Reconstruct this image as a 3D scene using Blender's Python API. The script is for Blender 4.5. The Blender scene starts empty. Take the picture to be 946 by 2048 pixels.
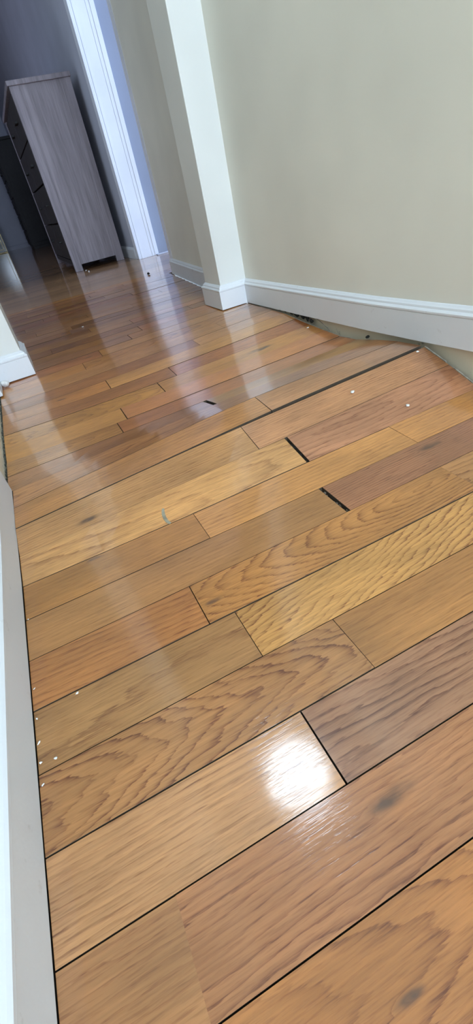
import bpy, bmesh, math, random
from mathutils import Vector, Matrix
random.seed(7)
S = 0.083            # one floorboard width in metres; all coordinates below are in board widths
scene = bpy.context.scene
C = scene.collection

# ------------------------------------------------------------------ camera
F_PX, YAW, PITCH, ROLL, CAM_H = 897.65, 0.2970581, -0.633748, -0.2354364, 5.640966
fwd = Vector((math.sin(YAW)*math.cos(PITCH), math.cos(YAW)*math.cos(PITCH), math.sin(PITCH)))
rgt = Vector((math.cos(YAW), -math.sin(YAW), 0)); up = rgt.cross(fwd)
r2 = math.cos(ROLL)*rgt + math.sin(ROLL)*up
u2 = -math.sin(ROLL)*rgt + math.cos(ROLL)*up
cam_data = bpy.data.cameras.new('camera'); cam = bpy.data.objects.new('camera', cam_data); C.objects.link(cam)
cam_data.sensor_fit = 'VERTICAL'; cam_data.sensor_height = 36.0; cam_data.lens = F_PX/2048*36.0
cam_data.clip_start = 0.01; cam_data.clip_end = 200
m = Matrix((r2, u2, -fwd)).transposed().to_4x4(); m.translation = Vector((0, 0, CAM_H*S)); cam.matrix_world = m
scene.camera = cam

# ------------------------------------------------------------------ world, lights, exposure
world = bpy.data.worlds.new('world'); scene.world = world; world.use_nodes = True
bg = world.node_tree.nodes['Background']; bg.inputs[0].default_value = (0.62, 0.76, 1.0, 1); bg.inputs[1].default_value = 1.0
vs = scene.view_settings
vs.view_transform = 'Standard'; vs.look = 'None'; vs.exposure = 0.95; vs.gamma = 1.0; vs.use_curve_mapping = False
def window_light(name, loc, direction, sx, sy, power, col):
    l = bpy.data.lights.new(name, 'AREA'); l.shape = 'RECTANGLE'; l.size = sx*S; l.size_y = sy*S; l.energy = power; l.color = col
    o = bpy.data.objects.new(name, l); C.objects.link(o); o.location = Vector(loc)*S
    o.rotation_euler = Vector(direction).to_track_quat('-Z', 'Z').to_euler(); return o
window_light('daylight_hall_window', (3.6, -33, 18), (0, 1, -0.25), 11, 14, 60, (0.62, 0.78, 1.0))
window_light('daylight_side_room', (44, 36, 16), (-1, 0.12, -0.1), 16, 16, 60, (0.52, 0.68, 1.0))
window_light('daylight_far_room', (-18, 61.5, 15), (0.1, 1, -0.1), 14, 14, 10, (0.62, 0.72, 1.0))
LAMP = (4.08, 13.5, 28.6); LAMP_STRENGTH = 11.0

# ------------------------------------------------------------------ helpers
def tag(o, label=None, cat=None, group=None, kind=None):
    if label: o['label'] = label
    if cat: o['category'] = cat
    if group: o['group'] = group
    if kind: o['kind'] = kind
    return o
def link_mesh(name, verts, faces, mat, parent=None, smooth=False, scale=True):
    me = bpy.data.meshes.new(name); k = S if scale else 1
    me.from_pydata([(v[0]*k, v[1]*k, v[2]*k) for v in verts], [], faces); me.update()
    if smooth:
        for p in me.polygons: p.use_smooth = True
    o = bpy.data.objects.new(name, me); C.objects.link(o)
    if mat: me.materials.append(mat)
    if parent: o.parent = parent
    return o
def from_bm(name, bm, mat, parent=None, smooth=False):
    bmesh.ops.recalc_face_normals(bm, faces=bm.faces)
    bmesh.ops.scale(bm, vec=(S, S, S), verts=bm.verts)
    me = bpy.data.meshes.new(name); bm.to_mesh(me); bm.free()
    if smooth:
        for p in me.polygons: p.use_smooth = True
    o = bpy.data.objects.new(name, me); C.objects.link(o); me.materials.append(mat)
    if parent: o.parent = parent
    return o
def add_box(bm, a, b, bev=0):
    x0, y0, z0 = a; x1, y1, z1 = b
    r = bmesh.ops.create_cube(bm, size=1)
    bmesh.ops.scale(bm, vec=(x1-x0, y1-y0, z1-z0), verts=r['verts'])
    bmesh.ops.translate(bm, vec=((x0+x1)/2, (y0+y1)/2, (z0+z1)/2), verts=r['verts'])
    if bev:
        ed = list({e for v in r['verts'] for e in v.link_edges})
        bmesh.ops.bevel(bm, geom=ed, offset=bev, segments=2, affect='EDGES', profile=0.6)
def box(name, a, b, mat, parent=None, bev=0):
    bm = bmesh.new(); add_box(bm, a, b, bev); return from_bm(name, bm, mat, parent)
def empty(name, loc=(0, 0, 0)):
    o = bpy.data.objects.new(name, None); C.objects.link(o); o.location = Vector(loc)*S; return o
def keep(o, parent):     # parent without moving (parents sit unrotated)
    o.parent = parent; o.matrix_parent_inverse = Matrix.Translation(-parent.location); return o
def interp(x, xs, ys):
    if x <= xs[0]: return ys[0]
    for i in range(len(xs)-1):
        if x <= xs[i+1]:
            t = (x-xs[i])/(xs[i+1]-xs[i]); return ys[i]+(ys[i+1]-ys[i])*t
    return ys[-1]
YS = [-12, 6.5, 7.9, 8.9, 9.9, 10.9, 11.9, 12.9, 13.9, 14.9, 16, 18, 20, 22, 26, 39, 300]
ZX = [-2.3, 1, 4, 9.6]
ZZ = [[0, 0, 0, .05, .17, .17, .15, .13, .13, .20, .25, .28, .33, .42, .50, .55, .55],
      [0, 0, 0, .18, .38, .42, .32, .19, .14, .18, .22, .30, .38, .48, .52, .55, .55],
      [0, 0, .06, .29, .56, .66, .46, .25, .20, .22, .28, .38, .46, .52, .54, .55, .55],
      [.10, .10, .11, .48, .80, .74, .60, .42, .35, .40, .46, .60, .60, .58, .56, .55, .55]]
def H(x, y):             # height of the buckled floor
    c = [interp(y, YS, r) for r in ZZ]
    # smooth (Hermite) interpolation across the hall
    if x <= ZX[0]: return c[0]
    if x >= ZX[-1]: return c[-1]
    d = [(c[i+1]-c[i])/(ZX[i+1]-ZX[i]) for i in range(3)]
    t_ = [d[0]] + [(d[0]+d[1])/2, (d[1]+d[2])/2] + [d[2]]
    for i in range(3):
        if x <= ZX[i+1]:
            h = ZX[i+1]-ZX[i]; t = (x-ZX[i])/h
            return ((2*t**3-3*t*t+1)*c[i]+(t**3-2*t*t+t)*h*t_[i]+(-2*t**3+3*t*t)*c[i+1]+(t**3-t*t)*h*t_[i+1])

# ------------------------------------------------------------------ materials
class NT:
    def __init__(s, name):
        s.mat = bpy.data.materials.new(name); s.mat.use_nodes = True
        s.t = s.mat.node_tree; s.n = s.t.nodes; s.l = s.t.links
        s.b = s.n['Principled BSDF']
    def put(s, sock, v):
        if isinstance(v, bpy.types.NodeSocket): s.l.new(v, sock)
        elif v is not None: sock.default_value = v
    def m(s, op, a, b=None, c=None, clamp=False):
        n = s.n.new('ShaderNodeMath'); n.operation = op; n.use_clamp = clamp
        s.put(n.inputs[0], a); s.put(n.inputs[1], b); s.put(n.inputs[2], c); return n.outputs[0]
    def attr(s, name, obj=False):
        n = s.n.new('ShaderNodeAttribute'); n.attribute_name = name
        n.attribute_type = 'OBJECT' if obj else 'GEOMETRY'; return n
    def sep(s, v):
        n = s.n.new('ShaderNodeSeparateXYZ'); s.l.new(v, n.inputs[0]); return n.outputs
    def comb(s, x, y, z=0.0):
        n = s.n.new('ShaderNodeCombineXYZ'); s.put(n.inputs[0], x); s.put(n.inputs[1], y); s.put(n.inputs[2], z); return n.outputs[0]
    def noise(s, vec, scale=1.0, detail=2.0, rough=.5):
        n = s.n.new('ShaderNodeTexNoise'); s.put(n.inputs['Vector'], vec); s.put(n.inputs['Scale'], scale)
        n.inputs['Detail'].default_value = detail; n.inputs['Roughness'].default_value = rough; return n.outputs[0]
    def mix(s, f, a, b, mode='MIX'):
        n = s.n.new('ShaderNodeMix'); n.data_type = 'RGBA'; n.blend_type = mode
        s.put(n.inputs[0], f); s.put(n.inputs[6], a); s.put(n.inputs[7], b); return n.outputs[2]
    def rng(s, v, a, b, c=0.0, d=1.0, smooth=False):
        n = s.n.new('ShaderNodeMapRange'); n.interpolation_type = 'SMOOTHSTEP' if smooth else 'LINEAR'
        s.put(n.inputs[0], v); n.inputs[1].default_value = a; n.inputs[2].default_value = b
        n.inputs[3].default_value = c; n.inputs[4].default_value = d; return n.outputs[0]
    def bump(s, h, strength, dist):
        n = s.n.new('ShaderNodeBump'); n.inputs['Strength'].default_value = strength; n.inputs['Distance'].default_value = dist
        s.put(n.inputs['Height'], h); return n.outputs[0]
    def coord(s, which='Object'):
        return s.n.new('ShaderNodeTexCoord').outputs[which]
def oak():
    k = NT('oak_floorboard')
    u, v, xw = k.sep(k.attr('gp').outputs['Vector'])
    v0, A, D0 = k.sep(k.attr('g1', True).outputs['Vector'])
    u0, B, T = k.sep(k.attr('g2', True).outputs['Vector'])
    seed, amp, con = k.sep(k.attr('g3', True).outputs['Vector'])
    ku, kv, ks = k.sep(k.attr('g4', True).outputs['Vector'])
    base = k.attr('tint', True).outputs['Color']
    sx = k.m('MULTIPLY', seed, 17.3); sy = k.m('MULTIPLY', seed, 9.1)
    vec = lambda fu, fv: k.comb(k.m('MULTIPLY_ADD', u, fu, sx), k.m('MULTIPLY_ADD', v, fv, sy), seed)
    n1 = k.m('SUBTRACT', k.noise(vec(.42, 1.5), 1.0, 2.0), .5)
    n2 = k.m('SUBTRACT', k.noise(vec(1.8, 7.0), 1.0, 2.0), .5)
    n = k.m('ADD', k.m('MULTIPLY', n1, k.m('MULTIPLY', amp, 3.0)), k.m('MULTIPLY', n2, k.m('MULTIPLY', amp, .75)))
    n3 = k.m('SUBTRACT', k.noise(vec(2.6, 34.0), 1.0, 2.0, .6), .5)
    n = k.m('ADD', n, k.m('MULTIPLY', n3, .55))
    dk = k.m('SQRT', k.m('ADD', k.m('POWER', k.m('MULTIPLY', k.m('SUBTRACT', u, ku), .28), 2.0), k.m('POWER', k.m('SUBTRACT', v, kv), 2.0)))
    kn = k.m('SUBTRACT', 1.0, k.m('DIVIDE', dk, k.m('MAXIMUM', ks, .0001)), clamp=True)
    a = k.m('POWER', k.m('MULTIPLY', k.m('SUBTRACT', v, v0), A), 2.0)
    b = k.m('POWER', k.m('MULTIPLY', k.m('SUBTRACT', u, u0), B), 2.0)
    r = k.m('SQRT', k.m('ADD', k.m('ADD', a, b), k.m('POWER', D0, 2.0)))
    ring = k.m('ADD', k.m('ADD', r, k.m('MULTIPLY', T, u)), n)
    ring = k.m('ADD', ring, k.m('MULTIPLY', kn, 1.2))
    saw = k.m('FRACT', ring)
    late = k.m('POWER', saw, 4.2)
    late = k.m('MULTIPLY', late, k.rng(saw, .93, 1.0, 1.0, 0.0, True))
    mod = k.rng(k.noise(vec(.5, 2.2), 1.0, 1.0), .3, .65, .35, 1.0)
    late = k.m('MULTIPLY', k.m('MULTIPLY', late, mod), k.m('MULTIPLY', con, 1.25), clamp=True)
    pores = k.rng(k.noise(vec(2.4, 44.0), 1.0, 3.0, .65), .50, .68, 0.0, 1.0)
    fine = k.noise(vec(1.1, 26.0), 1.0, 3.0, .6)
    blotch = k.noise(vec(.35, .9), 1.3, 2.0)
    late = k.m('ADD', late, k.m('MULTIPLY', pores, k.m('MULTIPLY_ADD', late, .35, .40)), clamp=True)
    dark = k.mix(1.0, base, (.36, .24, .20, 1), 'MULTIPLY')
    col = k.mix(late, base, dark)
    br = k.m('MULTIPLY', k.rng(fine, .25, .75, .80, 1.16), k.rng(blotch, .25, .75, .78, 1.18))
    col = k.mix(1.0, col, k.comb(br, br, br), 'MULTIPLY')
    knotc = k.m('MULTIPLY', k.rng(kn, 0.05, .75, 0, 1, True), k.rng(k.noise(vec(3.0, 9.0), 1.0, 2.0), .3, .6, .35, 1.0))
    col = k.mix(knotc, col, (.11, .055, .03, 1))
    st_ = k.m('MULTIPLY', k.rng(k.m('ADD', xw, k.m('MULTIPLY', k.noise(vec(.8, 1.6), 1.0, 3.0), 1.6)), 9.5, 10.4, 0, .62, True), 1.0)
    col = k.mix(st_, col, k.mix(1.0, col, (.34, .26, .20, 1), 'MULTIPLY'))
    k.put(k.b.inputs['Base Color'], col)
    smear = k.noise(k.comb(k.m('MULTIPLY_ADD', u, .6, sx), k.m('MULTIPLY_ADD', v, 2.0, sy), seed), 1.0, 3.0, .6)
    k.put(k.b.inputs['Roughness'], k.rng(smear, .3, .7, .30, .40))
    k.b.inputs['Specular IOR Level'].default_value = .35
    k.b.inputs['Coat Weight'].default_value = 1.0
    k.put(k.b.inputs['Coat Roughness'], k.rng(smear, .3, .7, .06, .10))
    k.b.inputs['Coat IOR'].default_value = 1.58
    wav = k.noise(vec(.9, 1.6), 1.0, 1.0)
    hgt = k.m('ADD', k.m('MULTIPLY', pores, -.05), k.m('ADD', k.m('MULTIPLY', late, -.04), k.m('MULTIPLY', wav, .35)))
    bp = k.bump(hgt, .3, .0009)
    k.put(k.b.inputs['Normal'], bp); k.put(k.b.inputs['Coat Normal'], bp)
    return k.mat
def paint(name, col, rough=.55, bump=.25, bscale=26, wear=0.0, spec=.4):
    k = NT(name); co = k.coord()
    n = k.noise(co, bscale, 3.0, .6); big = k.noise(co, 3.0, 2.0)
    v = k.rng(big, .3, .7, .94, 1.05)
    c = k.mix(1.0, (*col, 1), k.comb(v, v, v), 'MULTIPLY')
    if wear:
        w = k.rng(k.noise(co, 30, 4.0, .7), .64, .74, 0, wear)
        c = k.mix(w, c, (.20, .17, .12, 1))
    k.put(k.b.inputs['Base Color'], c); k.b.inputs['Roughness'].default_value = rough
    k.b.inputs['Specular IOR Level'].default_value = spec
    k.put(k.b.inputs['Normal'], k.bump(n, bump, .002)); return k.mat
def plain(name, col, rough=.6, metal=0.0, nscale=40, var=.2):
    k = NT(name); n = k.rng(k.noise(k.coord(), nscale, 3.0), .3, .7, 1-var, 1+var)
    k.put(k.b.inputs['Base Color'], k.mix(1.0, (*col, 1), k.comb(n, n, n), 'MULTIPLY'))
    k.b.inputs['Roughness'].default_value = rough; k.b.inputs['Metallic'].default_value = metal; return k.mat
def laminate(name, col, dark):
    k = NT(name); x, y, z = k.sep(k.coord())
    st = k.noise(k.comb(k.m('MULTIPLY', x, 26), k.m('MULTIPLY', y, 26), k.m('MULTIPLY', z, 1.6)), 1.0, 4.0, .65)
    fi = k.noise(k.comb(k.m('MULTIPLY', x, 190), k.m('MULTIPLY', y, 190), k.m('MULTIPLY', z, 7)), 1.0, 2.0)
    f = k.m('ADD', k.rng(st, .32, .68, 0, .75), k.rng(fi, .35, .7, 0, .3), clamp=True)
    k.put(k.b.inputs['Base Color'], k.mix(f, (*col, 1), (*dark, 1))); k.b.inputs['Roughness'].default_value = .55; return k.mat
def far_boards():
    k = NT('far_oak_floor'); x, y, z = k.sep(k.coord()); 
    yr = k.m('DIVIDE', y, S); row = k.m('FLOOR', yr); fr = k.m('FRACT', yr)
    wn = k.n.new('ShaderNodeTexWhiteNoise'); wn.noise_dimensions = '1D'; k.put(wn.inputs['W'], row); off = wn.outputs['Value']
    xb = k.m('ADD', k.m('DIVIDE', x, S*9), k.m('MULTIPLY', off, 7)); bx_ = k.m('FLOOR', xb)
    wn2 = k.n.new('ShaderNodeTexWhiteNoise'); wn2.noise_dimensions = '2D'; k.put(wn2.inputs['Vector'], k.comb(bx_, row)); t = wn2.outputs['Value']
    g = k.noise(k.comb(k.m('MULTIPLY', x, 12), k.m('MULTIPLY', y, 160)), 1.0, 3.0)
    col = k.mix(t, (.30, .150, .058, 1), (.47, .25, .105, 1))
    col = k.mix(k.rng(g, .4, .7, 0, .45), col, (.16, .075, .035, 1))
    seam = k.m('LESS_THAN', fr, .03)
    col = k.mix(k.m('MULTIPLY', seam, .7), col, (.03, .018, .01, 1))
    k.put(k.b.inputs['Base Color'], col); k.b.inputs['Roughness'].default_value = .36
    k.b.inputs['Coat Weight'].default_value = .9; k.b.inputs['Coat Roughness'].default_value = .08
    return k.mat
OAK = oak(); FAR = far_boards()
CREAM = paint('cream_wall_paint', (.80, .785, .69), .6, .22, 34)
CREAM_WEST = CREAM
PILASTER = paint('cool_lit_pilaster_cream', (.76, .765, .72), .6, .22, 34)  # wall cream with the cool daylight on the pilasters mixed into the colour
TRIM = paint('white_trim_paint', (.76, .78, .80), .42, .3, 40, wear=.25)
TRIM_CLEAN = paint('white_gloss_trim_paint', (.80, .83, .90), .38, .2, 40)
CEIL = paint('ceiling_paint', (.80, .80, .78), .8, .15, 40)
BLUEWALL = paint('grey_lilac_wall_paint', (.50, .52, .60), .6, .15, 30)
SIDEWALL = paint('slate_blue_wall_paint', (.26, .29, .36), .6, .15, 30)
PLASTER = paint('bare_plaster', (.78, .69, .53), .85, .6, 30, wear=.6)
EDGE = plain('dirty_board_edge', (.06, .042, .026), .9)
GREYDIRT = plain('grey_green_dirt', (.10, .10, .075), .95, 0, 120, .7)
GRIT = plain('brown_grit', (.11, .085, .06), .9, 0, 90, .6)
SUB = plain('dark_subfloor', (.035, .026, .018), .9)
DIRT = plain('black_dirt', (.02, .018, .014), .95, 0, 90, .5)
STRIP = plain('worn_grey_strip', (.26, .23, .18), .7, 0, 60, .4)
CHIP = plain('white_paint_chip', (.85, .84, .80), .6)
LAM = laminate('grey_oak_laminate', (.33, .29, .32), (.16, .135, .15))
SHADELAM = laminate('shaded_grey_laminate', (.045, .036, .032), (.018, .015, .014))  # same grey laminate, the backlit shade of the drawer side put into its colour
BLACKWOOD = plain('black_lacquer', (.012, .011, .011), .6, 0, 30, .3)
BRASS = plain('brass', (.42, .33, .17), .42, 1.0, 20, .15)
GLASSDARK = plain('smoked_glass', (.02, .02, .018), .12)
SMEAR = plain('grey_green_smear', (.30, .27, .19), .6, 0, 60, .3)
FRAMEW = plain('window_white', (.8, .8, .8), .5)
kk = NT('lamp_diffuser'); kk.b.inputs['Emission Color'].default_value = (.70, .86, 1.0, 1); kk.b.inputs['Emission Strength'].default_value = LAMP_STRENGTH; kk.b.inputs['Base Color'].default_value = (.8, .8, .8, 1); DIFF = kk.mat

# ------------------------------------------------------------------ floor: subfloor and planks
Y0 = 1.90                                   # y of seam 0; row k lies between seam k and k+1
ROW_MIN, ROW_MAX = -9, 38
vv, ff = [], []
xs = [-2.44 + i*(9.76+2.44)/14 for i in range(15)]
rows = list(range(ROW_MIN, ROW_MAX+1))
for r_ in rows:
    for x in xs: vv.append((x, Y0+r_, H(x, Y0+r_)-.30))
n = len(xs)
for j in range(len(rows)-1):
    for i in range(n-1): ff.append((j*n+i, j*n+i+1, (j+1)*n+i+1, (j+1)*n+i))
nb = len(vv)
vv += [(v[0], v[1], v[2]-.25) for v in vv]
ff += [tuple(nb+q for q in reversed(f)) for f in ff]
floor = tag(link_mesh('floor', vv, ff, SUB), kind='structure')
tag(floor, 'buckled oak strip floor of long narrow boards running across the hallway', 'floor')

def s2l(c):
    lum = .3*c[0]+.59*c[1]+.11*c[2]; c = [x+(lum-x)*.03 for x in c]
    g_ = (.88, .83, .74)
    return tuple(g_[i]*((x/255)/12.92 if x/255 <= .04045 else ((x/255+.055)/1.055)**2.4) for i, x in enumerate(c))
DARK_SEAM = {-1: .008, 0: .009, 1: .009, 2: .009, 3: .010, 4: .008, 5: .011, 8: .03, 9: .011}
def gap(k_, x):
    g = DARK_SEAM.get(k_, .007)
    if k_ == 8: g = .022+.042*max(0, min(1, (x-1.5)/4))
    if k_ == 4 and x > 1: g = .006
    return g
def plank(row, x0, x1, tint, g1, g2, g3, g4=(0, 0, 0), ge0=.006, ge1=.006, curve=0):
    xa, xb = x0+ge0, x1-ge1
    nseg = max(2, int((xb-xa)/.9)+1)
    verts, faces, gp = [], [], []
    dz = random.uniform(-.006, .006); tz = random.uniform(-.008, .008)
    ya, yb = Y0+row, Y0+row+1
    for i in range(nseg+1):
        t = i/nseg; xc = xa+(xb-xa)*t
        ga, gb = gap(row, xc), gap(row+1, xc)
        za, zb = H(xc, ya), H(xc, yb)
        prof = [(ga, -.22), (ga, 0), (1-gb, 0), (1-gb, -.22)]
        for (pv, pz) in prof:
            xx = xc
            if curve and i in (0,): xx = xc + curve*(1-(2*pv-1)**2)
            verts.append((xx, ya+pv, za+(zb-za)*pv+pz+dz+tz*(pv-.5)))
            gp.append((xc-x0, pv, xc))
    m_ = 4
    for i in range(nseg):
        for j in range(m_):
            a = i*m_+j; b = i*m_+(j+1) % m_
            faces.append((a, a+m_, b+m_, b))
    faces.append(tuple(range(m_))); faces.append(tuple(reversed(range(nseg*m_, nseg*m_+m_))))
    o = link_mesh('plank', verts, faces, OAK, floor); o.data.materials.append(EDGE)
    for q, p in enumerate(o.data.polygons): p.material_index = 0 if (q < nseg*m_ and q % m_ == 1) else 1
    at = o.data.attributes.new('gp', 'FLOAT_VECTOR', 'POINT')
    at.data.foreach_set('vector', [c for p in gp for c in p])
    o['g1'] = [float(c) for c in g1]; o['g2'] = [float(c) for c in g2]; o['g3'] = [float(c) for c in g3]; o['g4'] = [float(c) for c in g4]
    o['tint'] = [float(c) for c in tint]
    return o
def style(kind, rnd):
    s_ = rnd.uniform(0, 20)
    if kind == 'straight': return (rnd.choice((-1, 1))*rnd.uniform(2, 5), rnd.uniform(7, 12), .3), (0, 0, rnd.uniform(-.15, .15)), (s_, rnd.uniform(.5, .9), rnd.uniform(.4, .7))
    if kind == 'cath': return (rnd.uniform(.2, .8), rnd.uniform(4.5, 7.5), rnd.uniform(.8, 1.8)), (0, 0, rnd.choice((-1, 1))*rnd.uniform(.6, 1.3)), (s_, rnd.uniform(.7, 1.1), rnd.uniform(.55, .85))
    if kind == 'wavy': return (rnd.uniform(1.1, 1.6), rnd.uniform(5, 7), .6), (0, 0, rnd.uniform(.8, 1.4)), (s_, 1.1, .75)
    if kind == 'plain': return (4, rnd.uniform(8, 13), .5), (0, 0, .05), (s_, .4, .25)
X_L, X_R = -2.243, 9.56
# joints: row -> [(x, gap at the joint)]; boards: (row, index) -> tint and grain read off the photograph
JOINTS = {-4: [(2.6, 0)], -3: [(-.4, 0), (5.6, 0)], -2: [(3.9, 0)], -1: [(-1.0, 0), (6.2, 0)], 0: [(1.10, .012)], 1: [(2.29, .006)], 2: [(1.07, .006)], 3: [(.62, .008), (6.35, .002)],
          4: [(4.06, .045)], 5: [(1.45, .006), (6.7, .001)], 6: [(4.40, .042)], 7: [(3.66, .008)], 8: [(4.63, .01)], 9: [], 10: [(3.78, .06)],
          11: [(1.09, .012)], 12: [(1.445, .014)], 13: [(3.09, .014)], 14: [(3.87, .014)], 15: [(1.575, .012)], 16: [(5.64, .004)], 17: [(7.2, .004)], 18: [(1.17, .008)],
          19: [(2.1, .01)], 20: [(3.75, .014)], 21: [(4.53, .014)], 22: [(.2, .006), (7.6, .006)], 23: [(4.57, .01)]}
B = {
 (-1, 0): ((186, 132, 84), 'straight', None), 
 (-1, 1): ((182, 124, 80), ((3.2, 9, .3), (0, 0, .1), (3.1, .9, .75)), (2.42, .66, .12)),
 (-1, 2): ((176, 122, 80), 'straight', None),
 (0, 0): ((204, 150, 100), ((-3, 10, .3), (0, 0, .1), (5.2, .5, .55)), None),
 (0, 1): ((172, 124, 92), ((.05, 8.0, 1.2), (2.6, 1.6, 1.0), (6.6, 1.15, 1.05)), None),
 (1, 0): ((184, 130, 78), ((.52, 5.5, 1.0), (0, 0, 2.1), (2.7, 1.5, 1.1)), None),
 (1, 1): ((186, 130, 72), 'plain', None),
 (2, 0): ((180, 132, 80), ((.35, 4.2, 2.4), (3.4, 1.0, .35), (8.3, .9, .6)), None),
 (2, 1): ((216, 160, 90), ((1.5, 8.5, .5), (0, 0, 2.3), (9.7, 1.1, 1.0)), None),
 (3, 0): ((192, 128, 70), ((-3, 8, .3), (0, 0, .45), (11.2, .7, .75)), None),
 (3, 1): ((204, 142, 76), ((.68, 13.0, .25), (4.95, 2.5, 0), (12.9, .8, .95)), (.25, .42, .07)),
 (3, 2): ((196, 140, 84), ((.3, 8, .6), (-.9, 1.5, .2), (13.3, .6, .7)), None),
 (4, 0): ((186, 132, 76), 'plain', None),
 (4, 1): ((176, 120, 84), ((2.5, 15, .4), (0, 0, .2), (14.9, .7, .85)), (2.7, .72, .12)),
 (5, 0): ((190, 132, 68), 'plain', (1.45, .93, .07)),
 (5, 1): ((220, 156, 88), ((3.5, 9, .4), (0, 0, .08), (16.1, .5, .42)), None),
 (5, 2): ((220, 154, 86), ((3.5, 9, .4), (0, 0, .08), (17.1, .5, .42)), None),
 (6, 0): ((222, 166, 104), ((.2, 3.6, 1.2), (0, 0, .42), (18.6, .7, .6)), None),
 (6, 1): ((190, 134, 98), ((.7, 8, .6), (2.6, .9, .3), (19.4, .7, .6)), (3.05, .55, .0)),
 (7, 0): ((200, 148, 94), ((-2.6, 13, .4), (0, 0, .1), (1.4, .6, .55)), (1.58, .2, .11)),
 (7, 1): ((200, 144, 100), ((-3.4, 13, .4), (0, 0, .12), (2.2, .6, .6)), None),
 (8, 0): ((200, 138, 72), ((-2.4, 8, .4), (0, 0, .3), (3.8, .6, .45)), None),
 (8, 1): ((200, 146, 102), ((3, 9, .4), (0, 0, .1), (4.6, .4, .35)), None),
 (9, 0): ((192, 134, 82), ((.6, 7, .6), (0, 0, .28), (5.9, .8, .85)), None),
 (10, 0): ((186, 130, 84), ((3.5, 8, .4), (0, 0, .1), (6.9, .9, .7)), None),
 (10, 1): ((206, 154, 92), 'plain', None),
 (11, 0): ((194, 138, 78), ((.5, 7, 1), (0, 0, .8), (7.4, 1.0, .8)), None),
 (11, 1): ((196, 130, 80), 'straight', None),
 (12, 0): ((206, 146, 74), 'plain', None),
 (12, 1): ((212, 142, 84), 'plain', None),
 (13, 0): ((204, 144, 70), 'cath', None),
 (13, 1): ((208, 146, 78), 'plain', (4.0, .5, .2)),
 (14, 0): ((186, 124, 66), 'straight', None),
 (15, 1): ((216, 154, 84), 'plain', None)}
PAL = [(196, 132, 68), (208, 146, 78), (186, 124, 68), (200, 130, 76), (190, 120, 66), (212, 150, 88), (180, 124, 76), (202, 138, 70)]
rnd = random.Random(11)
def wall_right_x(y):      # face of baseboard on the right
    return interp(y, [21.7, 23.7, 28.4, 37.1, 60], [9.6, 9.6, 10.0, 10.8, 10.8])
for row in range(ROW_MIN, ROW_MAX):
    js = JOINTS.get(row)
    xl = X_L if row < 10 else -2.37
    xr = X_R if row < 22 else min(wall_right_x(Y0+row), wall_right_x(Y0+row+1))-.04
    if row >= 36: xr = 11.18
    if js is None:
        js = []; p = xl + rnd.uniform(1.5, 8)
        while p < xr-1.2: js.append((p, .006)); p += rnd.uniform(4.5, 10)
    ed = [(xl, 0)] + js + [(xr, 0)]
    for i in range(len(ed)-1):
        spec = B.get((row, i))
        if spec:
            col, st, kn = spec
            g = style(st, rnd) if isinstance(st, str) else st
        else:
            c0 = PAL[rnd.randrange(len(PAL))]; f = rnd.uniform(.93, 1.05); col = tuple(min(255, c*f) for c in c0)
            g = style(rnd.choice(('straight', 'straight', 'cath', 'plain', 'plain')), rnd); kn = None
            if rnd.random() < .12: kn = (rnd.uniform(.5, 4), rnd.uniform(.2, .8), rnd.uniform(.06, .14))
        plank(row, ed[i][0], ed[i+1][0], s2l(tuple(min(255, c*(1.05 if row > 8 else 1)) for c in col)), *g, kn or (0, 0, 0), ed[i][1], ed[i+1][1], curve=-.05 if (row == 10 and i == 1) else 0)  # tints past the ridge brightened to make up for weaker lamp light
# far floor beyond the single boards: boards too small to tell apart
yb = Y0+ROW_MAX+.004
ffloor = box('distant_boards', (-30, yb, .0), (46, 156, .55), FAR, floor)
ffloor['kind'] = 'stuff'
box('room_boards', (11.2, 20, .0), (46, yb-.01, .545), FAR, floor)['kind'] = 'stuff'
box('rear_boards', (-20, -60, -.3), (30, Y0+ROW_MIN-.01, 0.0), FAR, floor)['kind'] = 'stuff'

# ------------------------------------------------------------------ walls
TOP = 29.0
def wall_poly(name, pts, thick, z0, z1, mat, parent=None, label=None):
    """vertical wall along a plan polyline, thickness to the right of travel"""
    verts, faces = [], []
    for i, (x, y) in enumerate(pts):
        a = Vector(pts[max(i-1, 0)]); b = Vector(pts[min(i+1, len(pts)-1)]); d = (b-a).normalized(); nrm = Vector((d.y, -d.x))
        q = Vector((x, y))+nrm*thick
        verts += [(x, y, z0), (x, y, z1), (q.x, q.y, z1), (q.x, q.y, z0)]
    for i in range(len(pts)-1):
        a = i*4; b = a+4
        for j in range(4): faces.append((a+j, a+(j+1) % 4, b+(j+1) % 4, b+j))
    faces.append((3, 2, 1, 0)); e = (len(pts)-1)*4; faces.append((e, e+1, e+2, e+3))
    bm = bmesh.new(); bv = [bm.verts.new(v) for v in verts]
    for f in faces: bm.faces.new([bv[i] for i in f])
    o = from_bm(name, bm, mat, parent)
    if parent is None: o['kind'] = 'structure'
    if label: o['label'] = label; o['category'] = 'wall'
    return o
def profile_run(name, pts, zs, out_normals, prof, mat, parent=None):
    """sweep profile [(out, up)] along plan points with per-point outward vector (mitre already in it)"""
    bm = bmesh.new(); ringv = []
    for (x, y), z, (nx, ny) in zip(pts, zs, out_normals):
        ringv.append([bm.verts.new((x+nx*o_, y+ny*o_, z+h)) for o_, h in prof])
    k_ = len(prof)
    for a, b in zip(ringv, ringv[1:]):
        for j in range(k_): bm.faces.new((a[j], a[(j+1) % k_], b[(j+1) % k_], b[j]))
    bm.faces.new(ringv[0]); bm.faces.new(list(reversed(ringv[-1])))
    return from_bm(name, bm, mat, parent)
BT = .18
P_FACE = [(0, 0), (BT-.01, 0), (BT, .01), (BT, .765), (BT-.01, .775), (0, .775)]
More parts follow.
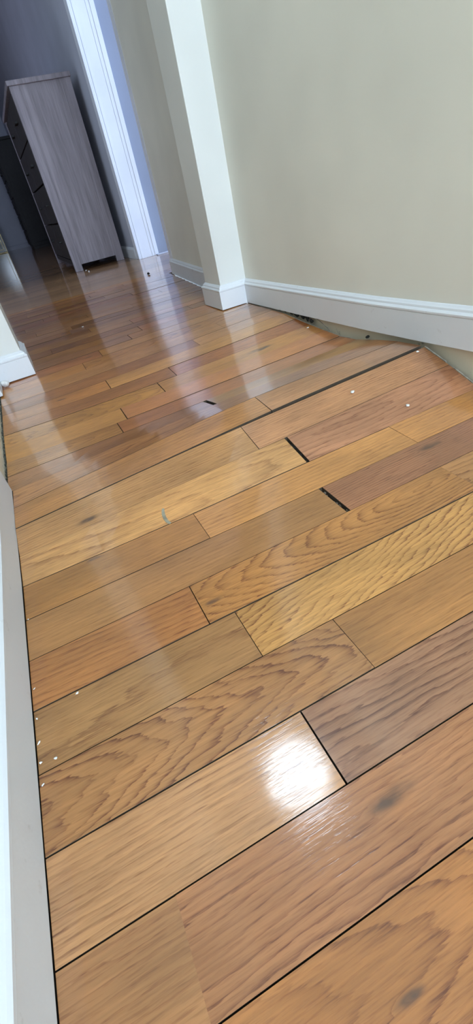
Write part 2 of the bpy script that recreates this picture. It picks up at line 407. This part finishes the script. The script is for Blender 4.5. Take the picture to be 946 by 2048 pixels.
P_CAP = [(0, .775), (BT-.005, .775), (BT+.012, .80), (BT+.012, .845), (BT-.02, .875), (BT-.055, .90), (BT-.07, .955), (BT-.11, .985), (.035, 1.02), (0, 1.035)]
def baseboard(name, pts, zs, nrm, label, sub=4, mat=TRIM):
    P, Z_, N = [], [], []
    for i in range(len(pts)-1):
        for j in range(sub):
            t = j/sub; f = lambda a, b: tuple(a[q]+(b[q]-a[q])*t for q in range(2))
            P.append(f(pts[i], pts[i+1])); Z_.append(zs[i]+(zs[i+1]-zs[i])*t); N.append(f(nrm[i], nrm[i+1]))
    P.append(pts[-1]); Z_.append(zs[-1]); N.append(nrm[-1])
    b = profile_run(name, P, Z_, N, P_FACE, mat); c = profile_run('cap_moulding', P, Z_, N, P_CAP, mat, b)
    tag(b, label, 'baseboard', kind='structure'); return b
# right wall, near length; its foot shows where the floor has sunk
XR = 9.6+BT
wall_r = wall_poly('wall_right', [(XR, -45), (XR, 24.0)], 1.2, 1.25, TOP, CREAM, label='cream painted wall along the right of the hallway')
wall_poly('bare_wall_foot', [(XR+.02, -45), (XR+.02, 21.9)], 1.1, -.6, 1.25, PLASTER, wall_r)
def zbr(y): return interp(y, [-45, 5, 8.22, 9.86, 12.27, 16.61, 21.67], [1.0, 1.0, .955, .88, .79, .69, .60])
ypts = [-44.5, 5, 8.22, 9.86, 12.27, 16.61, 21.67]
baseboard('baseboard_right', [(XR, y) for y in ypts], [zbr(y) for y in ypts], [(-1, 0)]*len(ypts), 'white baseboard lifted clear of the sunken floor on the right wall', 3)
# right pilaster
pil = box('pilaster', (8.45, 21.67, .62), (XR+.6, 23.62, TOP), PILASTER, wall_r, .03)
x0, x1, ya, yb_ = 8.45, XR-BT+.17, 21.67, 23.62
baseboard('baseboard_right_pilaster', [(x1, ya), (x0, ya), (x0, yb_), (XR+.3, yb_)], [.60, .60, .58, .58], [(0, -1), (-1, -1), (-1, 1), (0, 1)], 'white baseboard wrapped around the foot of the right pilaster', 2)
# far right wall stretch with an end corner
FR = [(9.9+BT, 23.62), (10.0+BT, 28.4), (10.8+BT, 37.1)]
wall_fr = wall_poly('wall_right_far', FR, 1.4, .0, TOP, CREAM, label='short wall stretch beyond the right pilaster ending at a doorway')
nr = Vector((-1, .06)).normalized()
baseboard('baseboard_right_far', [(FR[0][0], 23.75), FR[1], (FR[2][0], FR[2][1]-.02)], [.56, .56, .555], [(-1, .05)]*3, 'white baseboard with chipped paint beyond the right pilaster', 3)
edge = wall_poly('corner_trim', [(10.93, 36.35), (10.98, 37.14)], 1.5, .56, TOP, TRIM_CLEAN, wall_fr)
edge.location.x = -.05*S
# left wall with the baseboard that stops short, then bare foot, then pilaster
XL = -2.25-.2
wall_l = wall_poly('wall_left', [(XL, 60), (XL, -45)], 1.2, .9, TOP, CREAM, label='cream painted wall along the left of the hallway')
wall_poly('bare_wall_foot', [(XL, 60), (XL, -45)], 1.1, -.6, .9, PLASTER, wall_l)
baseboard('baseboard_left', [(XL, -44.5), (XL, 4), (XL, 8), (XL, 11.85)], [.02, .02, .04, .19], [(1.11, 0)]*4, 'white baseboard in the left foreground, cut off short at its far end', 3)
baseboard('baseboard_left_stub', [(XL, 20.0), (XL, 21.5)], [.40, .44], [(1.11, 0)]*2, 'short broken stub of white baseboard beside the left pilaster', 2)
pl = box('pilaster', (XL-.5, 21.68, .46), (-.98, 23.7, TOP), PILASTER, wall_l, .03)
baseboard('baseboard_left_pilaster', [(XL+.0, 21.68), (-.98, 21.68), (-.98, 23.7), (XL, 23.7)], [.44, .45, .46, .46], [(0, -1), (1, -1), (1, 1), (0, 1)], 'white baseboard wrapped around the foot of the left pilaster', 2)
# doorway jamb, side room, rooms behind
jamb = empty('door_1', (12.15, 52, .55)); tag(jamb, 'white moulded door casing lit by daylight beside the grey dresser', 'door casing', kind='structure')
for (xa, xb, yo) in ((12.10, 12.32, .0), (12.32, 12.42, .05), (12.42, 12.60, .02), (12.60, 13.55, .05), (13.55, 13.86, .03), (13.86, 14.25, .0)):
    keep(box('casing_moulding' if xb-xa < .5 else 'casing_board', (xa, 51.9+yo, .56), (xb, 52.9, 25.5), TRIM_CLEAN, None, .008), jamb)
keep(box('threshold', (13.9, 51.2, .55), (15.4, 51.75, .66), BLUEWALL, None, .03), jamb)
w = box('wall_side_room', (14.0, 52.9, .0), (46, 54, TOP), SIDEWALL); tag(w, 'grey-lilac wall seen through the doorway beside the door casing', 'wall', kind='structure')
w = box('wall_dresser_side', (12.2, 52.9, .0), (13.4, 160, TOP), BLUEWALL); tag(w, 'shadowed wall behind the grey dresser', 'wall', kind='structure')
baseboard('baseboard_dresser_side', [(12.2, 52.95), (12.2, 150)], [.555, .555], [(-1, 0)]*2, 'white baseboard in shadow behind the grey dresser', 1, TRIM)
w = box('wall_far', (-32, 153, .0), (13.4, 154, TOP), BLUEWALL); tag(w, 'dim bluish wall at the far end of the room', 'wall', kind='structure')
bb = baseboard('baseboard_far', [(12.0, 153), (-31, 153)], [.555, .555], [(0, -1)]*2, 'pale baseboard along the dim far wall', 1, BLUEWALL)
def window_wall(name, plane, c0, c1, z0, z1, mat, label, winname):
    """wall x=const or y=const box with an opening; plane=(axis, pos, thick, a0, a1)"""
    ax, pos, th, a0, a1 = plane
    root = empty(name, (pos if ax == 'x' else a0, a0 if ax == 'x' else pos, 0)); tag(root, label, 'wall', kind='structure')
    def bx(nm, lo, hi, zl, zh, m_, t=th, off=0):
        if ax == 'x': o = box(nm, (pos+off, lo, zl), (pos+off+t, hi, zh), m_)
        else: o = box(nm, (lo, pos+off, zl), (hi, pos+off+t, zh), m_)
        return o
    for (lo, hi, zl, zh) in ((a0, c0, 0, TOP), (c1, a1, 0, TOP), (c0, c1, 0, z0), (c0, c1, z1, TOP)): keep(bx('wall_panel', lo, hi, zl, zh, mat), root)
    wr = empty(winname, (pos if ax == 'x' else c0, c0 if ax == 'x' else pos, z0)); tag(wr, 'white framed window giving daylight to ' + label, 'window', kind='structure')
    f = .5
    for (lo, hi, zl, zh) in ((c0, c0+f, z0, z1), (c1-f, c1, z0, z1), (c0, c1, z0, z0+f), (c0, c1, z1-f, z1), (c0, c1, (z0+z1)/2-.2, (z0+z1)/2+.2)):
        keep(bx('window_frame', lo, hi, zl, zh, FRAMEW, abs(th)*.5 if th > 0 else th*.5), wr)
window_wall('wall_hall_end', ('y', -46, 1, -20, 30), -2, 9.2, 10, 25, CREAM, 'the end of the hallway behind', 'window_1')
window_wall('wall_side_room_end', ('x', 45.5, 1, 20, 54), 28, 44, 8, 24, CREAM, 'the side room on the right', 'window_2')
w = box('wall_far_room_side', (-31.5, 60, 0), (-30.5, 154, TOP), BLUEWALL); tag(w, 'left wall of the far room', 'wall', kind='structure')
w = box('wall_side_room_near', (11.5, 19, 0), (46.5, 20, TOP), CREAM); tag(w, 'near wall of the side room', 'wall', kind='structure')
window_wall('wall_far_room_near', ('y', 59, 1, -31.5, XL-1.2), -25, -11, 8, 22, BLUEWALL, 'the far room', 'window_3')
cl = box('ceiling', (-32, -60, TOP), (47, 156, TOP+.6), CEIL); tag(cl, 'plain white ceiling', 'ceiling', kind='structure')

# ------------------------------------------------------------------ ceiling lamp
lamp = empty('ceiling_lamp', (LAMP[0], LAMP[1], TOP)); tag(lamp, 'round flush ceiling lamp over the hallway', 'lamp')
def disc(name, r, z0, z1, mat, taper=1.0, seg=40):
    bm = bmesh.new(); bmesh.ops.create_cone(bm, cap_ends=True, segments=seg, radius1=r*taper, radius2=r, depth=z1-z0)
    bmesh.ops.translate(bm, vec=(LAMP[0], LAMP[1], (z0+z1)/2), verts=bm.verts); return keep(from_bm(name, bm, mat), lamp)
disc('lamp_base', 2.5, TOP-.35, TOP, FRAMEW); disc('lamp_diffuser', 2.25, TOP-.75, TOP-.36, DIFF, .85)

# ------------------------------------------------------------------ grey dresser
def dresser():
    X0, X1, YF, YB, Z0, Z1 = 6.05, 11.45, 55.9, 73.0, .555, 15.2
    d = empty('dresser', ((X0+X1)/2, YF, Z0)); tag(d, 'grey wood-grain dresser standing end-on at the end of the hallway', 'dresser')
    sw = .82
    for yy in (YF, YB-.4):
        for xa in (X0, X1-sw): keep(box('leg', (xa, yy, Z0), (xa+sw, yy+.4, Z1), LAM, None, .03), d)
        keep(box('end_panel', (X0+sw, yy+.10, 1.15), (X1-sw, yy+.35, Z1), LAM), d)
    keep(box('top', (X0-.15, YF-.15, Z1), (X1+.1, YB+.15, Z1+.35), LAM, None, .05), d)
    keep(box('back_panel', (X1-.2, YF+.4, 1.3), (X1-.02, YB-.4, Z1), LAM), d)
    keep(box('base_rail', (X0+.12, YF+.4, 1.15), (X0+.4, YB-.4, 1.6), SHADELAM), d)
    nC, nR = 2, 4
    for c in range(nC):
        for r_ in range(nR):
            a = YF+.5+c*(YB-YF-.9)/nC; b = a+(YB-YF-.9)/nC-.15; z = 1.7+r_*(Z1-1.8)/nR; zt = z+(Z1-1.8)/nR-.14
            dr = keep(box('drawer', (X0+.06, a, z), (X0+.45, b, zt), SHADELAM, None, .03), d)
            h = box('handle', (X0-.22, (a+b)/2-.8, (z+zt)/2-.08), (X0+.06, (a+b)/2+.8, (z+zt)/2+.08), BLACKWOOD, None, .03)
            h.parent = dr; h.matrix_parent_inverse = dr.matrix_world.inverted() if False else Matrix.Translation(-d.location) @ Matrix.Identity(4)
            h.matrix_parent_inverse = Matrix.Identity(4)
    return d
dr_root = dresser()
# tall black cabinet beyond
def black_cabinet():
    X0, X1, YF, YB = 6.42, 11.9, 128, 140
    d = empty('cabinet', (9, YF, .555)); tag(d, 'tall black cabinet in the dark behind the grey dresser', 'cabinet')
    keep(box('body', (X0+.2, YF+.15, 1.1), (X1, YB, 20), BLACKWOOD, None, .06), d)
    keep(box('plinth', (X0+.35, YF+.3, .555), (X1-.1, YB-.2, 1.1), BLACKWOOD), d)
    keep(box('end_panel', (X0+.8, YF, 1.8), (X1-.6, YF+.15, 19), BLACKWOOD, None, .04), d)
    keep(box('top', (X0-.1, YF-.2, 20), (X1, YB+.2, 20.5), BLACKWOOD, None, .06), d)
    for i in range(6):
        z = 1.4+i*3.05
        f = keep(box('drawer', (X0+.02, YF+.4, z), (X0+.2, YB-.4, z+2.8), BLACKWOOD, None, .04), d)
        hb = box('handle', (X0-.26, YF+4.5, z+1.2), (X0+.02, YF+7.5, z+1.55), BLACKWOOD, None, .05); hb.parent = f
black_cabinet()
# brass framed glass screen at the far left
def screen():
    X0, X1, Y = -6.5, 1.18, 148.5
    d = empty('glass_screen', (-3, Y, .555)); tag(d, 'brass framed dark glass screen standing near the far wall', 'screen')
    t = .15
    for (xa, xb, za, zb) in ((X0, X0+t, .62, 9.5), (X1-t, X1, .62, 9.5), (X0, X1, .62, .62+t), (X0, X1, 9.3, 9.5)):
        keep(box('frame_bar', (xa, Y-.2, za), (xb, Y+.15, zb), BRASS, None, .03), d)
    for (xa, xb, za, zb) in ((X0+.6, X0+.72, 1.3, 8.8), (X1-.72, X1-.6, 1.3, 8.8), (X0+.6, X1-.6, 1.3, 1.42), (X0+.6, X1-.6, 8.7, 8.82)):
        keep(box('inner_bead', (xa, Y-.12, za), (xb, Y+.05, zb), BRASS, None, .02), d)
    keep(box('glass_pane', (X0+t, Y-.05, .86), (X1-t, Y+.02, 9.3), GLASSDARK), d)
    for xa in (X0+.1, X1-.5): keep(box('foot', (xa, Y-.6, .555), (xa+.35, Y+.6, .68), BRASS, None, .02), d)
screen()

# ------------------------------------------------------------------ small things on the floor
def blob(name, pos, size, mat, label, cat, seed=0, flat=.5, lift=.0, group=None):
    rr = random.Random(seed); bm = bmesh.new(); bmesh.ops.create_icosphere(bm, subdivisions=2, radius=1)
    ph = [rr.uniform(0, 6) for _ in range(3)]
    for v in bm.verts:
        f = 1+.22*math.sin(3.1*v.co.x+ph[0])+.2*math.sin(3.7*v.co.y+ph[1])+.15*math.sin(4.3*v.co.z+ph[2])
        v.co = Vector((v.co.x*size[0]*f, v.co.y*size[1]*f, v.co.z*size[2]*f))
    z0 = min(v.co.z for v in bm.verts)
    bmesh.ops.translate(bm, vec=(0, 0, -z0), verts=bm.verts)
    o = from_bm(name, bm, mat, None, True); x, y = pos; o.location = Vector((x, y, H(x, y)+lift+.004))*S
    o.rotation_euler.z = rr.uniform(0, 3); tag(o, label, cat, group); return o
CH = [((6.75, 9.37), .07, 'white paint chip on the raised boards near the wide long seam'),
      ((7.57, 8.23), .06, 'white paint chip on the pinkish board right of the wide gap'),
      ((9.3, 15.6), .05, 'white speck at the edge of the sunken boards by the right wall'),
      ((9.24, 9.75), .05, 'white speck under the baseboard at the crest of the floor'),
      ((-1.59, 4.84), .028, 'white crumb on the board by the left baseboard'),
      ((-2.01, 4.01), .025, 'small white crumb close to the left foreground baseboard'),
      ((7.02, 55.3), .10, 'white crumb just in front of the dresser foot'),
      ((7.05, 53.6), .08, 'second white crumb below the dresser foot, nearer the camera'),
      ((2.3, 27.61), .07, 'white crumb on the dark shiny boards in mid hallway')]
for i, (p, s_, lb) in enumerate(CH): blob('paint_chip', p, (s_, s_*.6, s_*.35), CHIP, lb, 'paint chip', i)
blob('pebble', (9.73, 39.93), (.12, .11, .08), DIRT, 'small dark pebble on the bright reflection before the doorway', 'pebble', 31)
blob('plaster_lump', (-2.05, 21.15), (.17, .14, .13), CHIP, 'white plaster lump at the foot of the left pilaster', 'plaster', 40)
# specks along the left baseboard
for i, (y, s_) in enumerate(((4.75, .016), (4.35, .02), (4.05, .018), (3.75, .015), (6.9, .012), (5.3, .012))):
    blob('paint_crumb', (-2.2, y), (s_*.7, s_*1.3, s_*.6), CHIP, ('fourth', 'third', 'second', 'first', 'farthest', 'fifth')[i] + ' tiny white paint crumb from the viewer along the left baseboard', 'paint crumb', 50+i, group='crumbs along the left baseboard')
# grey-green curved smear on the light board
def ribbon(name, pts, width, mat, label, cat, th=.012):
    bm = bmesh.new(); L = []
    for i, (x, y) in enumerate(pts):
        a = Vector(pts[max(0, i-1)]); b = Vector(pts[min(len(pts)-1, i+1)]); d = (b-a).normalized(); nn = Vector((-d.y, d.x))
        w_ = width*(.55+.45*math.sin(math.pi*(i+.6)/(len(pts)+.2)))
        row_ = []
        for s_ in (-1, 1):
            q = Vector((x, y))+nn*s_*w_/2; row_.append((bm.verts.new((q.x, q.y, H(q.x, q.y)+.006)), bm.verts.new((q.x, q.y, H(q.x, q.y)+.006+th))))
        L.append(row_)
    for a, b in zip(L, L[1:]):
        bm.faces.new((a[0][1], a[1][1], b[1][1], b[0][1])); bm.faces.new((a[0][0], b[0][0], b[1][0], a[1][0]))
        bm.faces.new((a[0][0], a[0][1], b[0][1], b[0][0])); bm.faces.new((a[1][0], b[1][0], b[1][1], a[1][1]))
    for e in (L[0], L[-1]): bm.faces.new((e[0][0], e[0][1], e[1][1], e[1][0]))
    return tag(from_bm(name, bm, mat), label, cat)
ribbon('dried_smear', [(.93, 8.40), (.90, 8.32), (.875, 8.22), (.865, 8.12), (.87, 8.02), (.89, 7.94), (.92, 7.90)], .075, SMEAR, 'grey curved smear across the pale board left of centre', 'smear')
# loose edge strips at the right wall
def strip(name, pts, w_, h_, mat, label):
    bm = bmesh.new(); L = []
    for (x, y, z) in pts: L.append([bm.verts.new((x, y, z)), bm.verts.new((x+w_, y, z)), bm.verts.new((x+w_, y, z+h_)), bm.verts.new((x, y, z+h_))])
    for a, b in zip(L, L[1:]):
        for j in range(4): bm.faces.new((a[j], a[(j+1) % 4], b[(j+1) % 4], b[j]))
    bm.faces.new(L[0]); bm.faces.new(list(reversed(L[-1])))
    return tag(from_bm(name, bm, mat), label, 'strip')
def edge_pts(y0, y1, nn, dx=0, dz=0): return [(X_R+.02+dx, y0+(y1-y0)*i/nn, H(9.6, y0+(y1-y0)*i/nn)-.10+dz) for i in range(nn+1)]
strip('edge_strip', edge_pts(13.2, 20.2, 9), .03, .09, STRIP, 'thin grey strip along the floor edge in the dip under the baseboard')
strip('edge_strip', edge_pts(9.05, 9.85, 3), .04, .10, STRIP, 'short grey strip at the floor edge just before the crest')
strip('edge_strip', edge_pts(7.2, 8.75, 4), .04, .10, STRIP, 'grey strip at the floor edge in the right corner of the view')
for i, (y, s_) in enumerate(((18.4, .14), (18.0, .2), (17.5, .24), (17.05, .2), (16.6, .24), (16.2, .14), (15.9, .1), (12.5, .07))):
    o = blob('dirt_clump', (9.68, y), (.05, s_, s_*.8), DIRT, ('black dirt clump under the right baseboard, ' + ('first', 'second', 'third', 'fourth', 'fifth', 'sixth', 'seventh', 'last')[i] + ' from the pilaster'), 'dirt', 70+i, lift=.0, group='dirt in the gap under the right baseboard')
    o.rotation_euler.z = 0
strip('wire', [(9.62, 14.6, .42), (9.66, 15.3, .62), (9.69, 15.7, .70)], .02, .02, STRIP, 'thin pale wire poking up in the gap under the baseboard')
# grit in the open end joints
for row, xj, lb in ((4, 4.06, 'dark grit packed in the wide end joint nearest the viewer'), (6, 4.40, 'dark grit packed in the wide end joint on the rise')):
    bm = bmesh.new(); rr = random.Random(row)
    for i in range(26):
        t = rr.random(); r_ = rr.uniform(.012, .028); y = Y0+row+.05+t*.9
        mtx = Matrix.Translation((xj+rr.uniform(-.035, .035), y, H(xj, y)-.10+rr.uniform(0, .05))) @ Matrix.Diagonal((1, 1.6, .8, 1))
        bmesh.ops.create_icosphere(bm, subdivisions=1, radius=r_, matrix=mtx)
    tag(from_bm('grit', bm, GRIT if row == 4 else DIRT), lb, 'grit', kind='stuff')

# dirt packed along the open floor edge where the left baseboard is missing
bm = bmesh.new(); rr = random.Random(5)
for i in range(260):
    y = rr.uniform(11.9, 20.3); r_ = rr.uniform(.018, .05)
    mtx = Matrix.Translation((-2.405+rr.uniform(-.03, .015), y, H(-2.4, y)-.06+rr.uniform(-.02, .05))) @ Matrix.Diagonal((.45, 1.5, .9, 1))
    bmesh.ops.create_icosphere(bm, subdivisions=1, radius=r_, matrix=mtx)
tag(from_bm('packed_dirt', bm, GREYDIRT), 'dark dirt packed along the bare foot of the left wall', 'dirt', kind='stuff')
